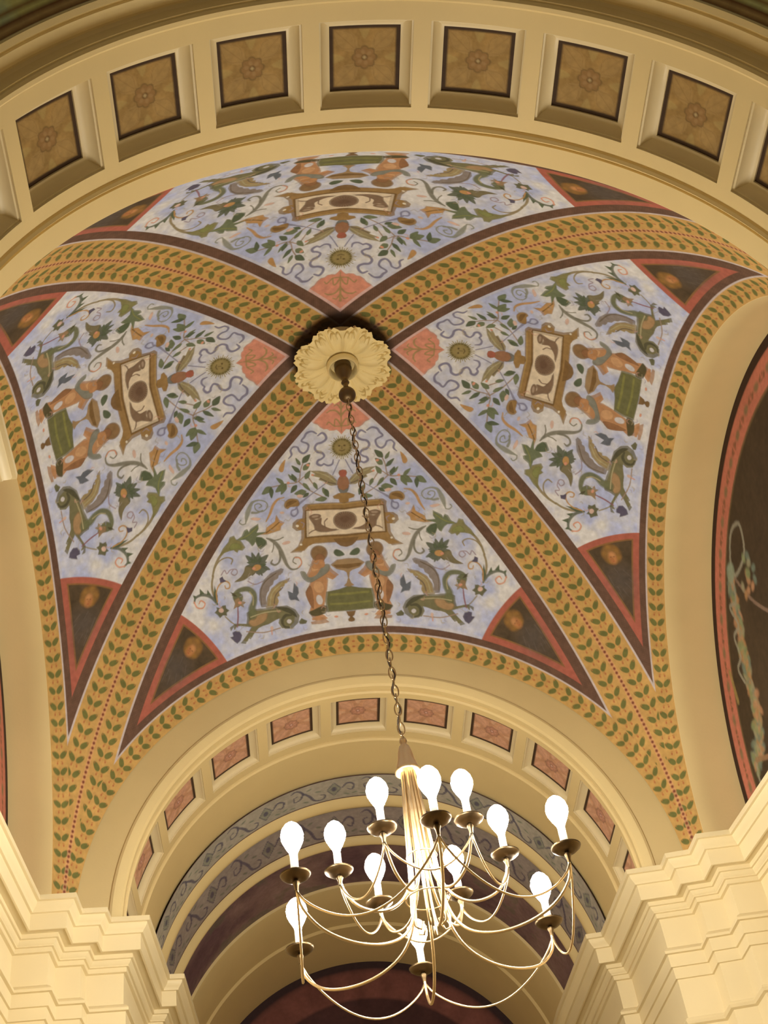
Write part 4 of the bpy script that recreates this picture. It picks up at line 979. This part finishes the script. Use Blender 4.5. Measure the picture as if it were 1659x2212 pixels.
# ------------------------------------------------------------------ chandelier
def chandelier():
    root = empty('chandelier', W(0, 0, -.16))
    tag(root, 'lit brass chandelier with curved arms, hanging on a long chain below the rosette', 'chandelier')
    D = -.16
    def L(x, y, z): return (x * A, y * A, (z - D) * A)
    # ceiling fitting: baluster and ball
    mb = MB(); mb.lathe([(.003 * A, 0), (.020 * A, -.004 * A), (.027 * A, -.012 * A), (.024 * A, -.022 * A), (.028 * A, -.030 * A), (.026 * A, -.044 * A), (.020 * A, -.060 * A), (.012 * A, -.078 * A), (.009 * A, -.092 * A), (.013 * A, -.098 * A), (.007 * A, -.106 * A), (.001, -.108 * A)], 28, (0, 0, (R - .045 - D) * A))
    obj('baluster', mb.mesh('baluster'), M_BRONZE, root)
    zb = 1.172
    mb = MB(); mb.lathe([(.0268 * A * math.sin(PI * t / 16) + 1e-4, .0268 * A * math.cos(PI * t / 16)) for t in range(17)], 28, L(0, 0, zb))
    mb.lathe([(.008 * A, .05 * A), (.008 * A, .02 * A)], 12, L(0, 0, zb))
    obj('ball', mb.mesh('ball'), M_BRONZE, root)
    # chain of oval links, alternate links turned a quarter
    z = zb - .030; k = 0; mb = MB(); zl = -.118
    n = int((z - zl) / .0285); st = (z - zl) / n
    for k in range(n + 1):
        zc = z - k * st; pts = []
        for t in range(17):
            a = 2 * PI * t / 16; u = .0085 * math.cos(a); v = .0195 * math.sin(a)
            pts.append(L(u if k % 2 else 0, 0 if k % 2 else u, zc + v))
        mb.tube(pts, .0019 * A, 6, False)
    obj('chain', mb.mesh('chain'), M_CHAIN, root)
    mb = MB(); mb.tube([L(.006 * math.sin(t * .55), .006 * math.cos(t * .55), zb - .03 - (zb - .03 + .13) * t / 140) for t in range(141)], .0022 * A, 6)
    obj('cable', mb.mesh('cable'), M_CABLE, root)
    # bell cap and top ring
    mb = MB(); mb.lathe([(.002, -.118 * A), (.008 * A, -.120 * A), (.010 * A, -.128 * A), (.007 * A, -.136 * A), (.013 * A, -.143 * A), (.018 * A, -.160 * A), (.021 * A, -.180 * A), (.028 * A, -.205 * A), (.032 * A, -.215 * A), (.028 * A, -.219 * A), (.002, -.217 * A)], 28, (0, 0, -D * A))
    obj('bell_cap', mb.mesh('bell_cap'), M_BRASS, root)
    # arms: a rod of the central sheaf that swings out and up to its candle
    def tube_mesh(name, pts, r, n=7):
        m = MB(); m.tube([L(*p) for p in pts], r, n); return m.mesh(name)
    def swing(rz, rc, n=6):
        return [(float(p[0]), 0.0, float(p[1])) for p in spline(rz, n)]
    outer = swing([(.014, -.20), (.022, -.32), (.032, -.46), (.042, -.575), (.075, -.640), (.135, -.672), (.210, -.678), (.280, -.660), (.324, -.620), (.335, -.575), (.335, -.545)], .335)
    inner = swing([(.012, -.20), (.018, -.32), (.024, -.44), (.040, -.515), (.070, -.552), (.110, -.562), (.155, -.545), (.183, -.505), (.190, -.470), (.190, -.452)], .19)
    m_out = tube_mesh('arm', outer, .0035 * A); m_in = tube_mesh('arm', inner, .0035 * A)
    pan = MB(); pan.lathe([(.001, -.004 * A), (.010 * A, -.006 * A), (.022 * A, -.004 * A), (.031 * A, .003 * A), (.033 * A, .007 * A), (.030 * A, .006 * A), (.020 * A, -.001 * A), (.001, -.001 * A)], 28)
    pan.lathe([(.004 * A, -.004 * A), (.008 * A, -.012 * A), (.005 * A, -.020 * A), (.004 * A, -.030 * A)], 14); pan_me = pan.mesh('drip_pan')
    cs = MB(); cs.lathe([(.0085 * A, .0), (.0085 * A, .052 * A), (.0075 * A, .054 * A), (.002, .054 * A)], 18); cs_me = smooth_angle(cs.mesh('candle_sleeve'), 40)
    bl = MB(); bl.lathe([(rq * 1.22 * A, zq * 1.12 * A) for rq, zq in ((.0065, .0), (.008, .006), (.014, .018), (.0195, .032), (.0205, .042), (.018, .054), (.012, .064), (.005, .070), (.0004, .072))], 20); bl_me = bl.mesh('bulb')
    for (me, r, zc, az0, word) in ((m_out, .335, -.553, 0, 'outer'), (m_in, .19, -.460, 30, 'inner')):
        for k in range(6):
            az = math.radians(az0 + 60 * k)
            a = obj('arm', me, M_BRASS, root); a.rotation_euler.z = PI / 2 - az
            p = obj('drip_pan', pan_me, M_BRONZE, a, L(r, 0, zc))
            c = obj('candle_sleeve', cs_me, M_CANDLE, a, L(r, 0, zc))
            b = obj('bulb', bl_me, M_BULB, a, L(r, 0, zc + .053))
    # rods of the sheaf and thin hoops that tie it
    m_rod = tube_mesh('rod', [(.016, 0, -.205), (.026, 0, -.33), (.036, 0, -.48), (.044, 0, -.58), (.040, 0, -.612), (.028, 0, -.618), (.020, 0, -.60)], .0028 * A)
    for k in range(6):
        o = obj('rod', m_rod, M_BRASS, root); o.rotation_euler.z = math.radians(15 + 60 * k)
    for (rr, zz) in ((.034, -.44), (.050, -.545)):
        mb = MB(); mb.tube([L(rr * math.cos(2 * PI * t / 40), rr * math.sin(2 * PI * t / 40), zz) for t in range(41)], .0018 * A, 6, False)
        obj('hoop', mb.mesh('hoop'), M_BRASS, root)
    # wire swags between neighbouring candles
    for (r, zc, az0, sag) in ((.335, -.585, 0, .105), (.19, -.49, 30, .075)):
        p0 = (r * math.sin(math.radians(az0)), r * math.cos(math.radians(az0))); p1 = (r * math.sin(math.radians(az0 + 60)), r * math.cos(math.radians(az0 + 60)))
        pts = []
        for t in range(25):
            u = t / 24; pts.append((p0[0] + (p1[0] - p0[0]) * u, p0[1] + (p1[1] - p0[1]) * u, zc - sag * math.sin(PI * u) ** .75))
        me = tube_mesh('swag', pts, .0026 * A)
        for k in range(6):
            o = obj('swag', me, M_BRASS, root); o.rotation_euler.z = math.radians(-60 * k)


chandelier()

# ------------------------------------------------------------------ light and camera
wd = bpy.data.worlds.new('World'); SC.world = wd; wd.use_nodes = True
bg = wd.node_tree.nodes['Background']; bg.inputs['Color'].default_value = (1.0, .80, .52, 1); bg.inputs['Strength'].default_value = .07

cam = bpy.data.cameras.new('camera'); co = bpy.data.objects.new('camera', cam); COL.objects.link(co); SC.camera = co
cam.sensor_fit = 'VERTICAL'; cam.sensor_height = 24; cam.lens = 2842.825 * 24 / 2212; cam.clip_end = 200
yaw, pit, rol = .13927343, .76469418, -.17279297
f = Vector((math.sin(yaw) * math.cos(pit), math.cos(yaw) * math.cos(pit), math.sin(pit)))
r = Vector((math.cos(yaw), -math.sin(yaw), 0)); u = r.cross(f)
r2 = r * math.cos(rol) + u * math.sin(rol); u2 = -r * math.sin(rol) + u * math.cos(rol)
m = Matrix((r2, u2, -f)).transposed().to_4x4(); m.translation = Vector(W(-.3246055, -2.67652131, -1.93970225)); co.matrix_world = m

SC.view_settings.view_transform = 'Standard'; SC.view_settings.look = 'None'; SC.view_settings.gamma = 1
SC.view_settings.use_curve_mapping = False; SC.view_settings.exposure = 1.08
SC.cycles.max_bounces = 6; SC.cycles.diffuse_bounces = 4; SC.cycles.glossy_bounces = 3
SC.cycles.sample_clamp_indirect = 4.0
SC.cycles.use_denoising = True
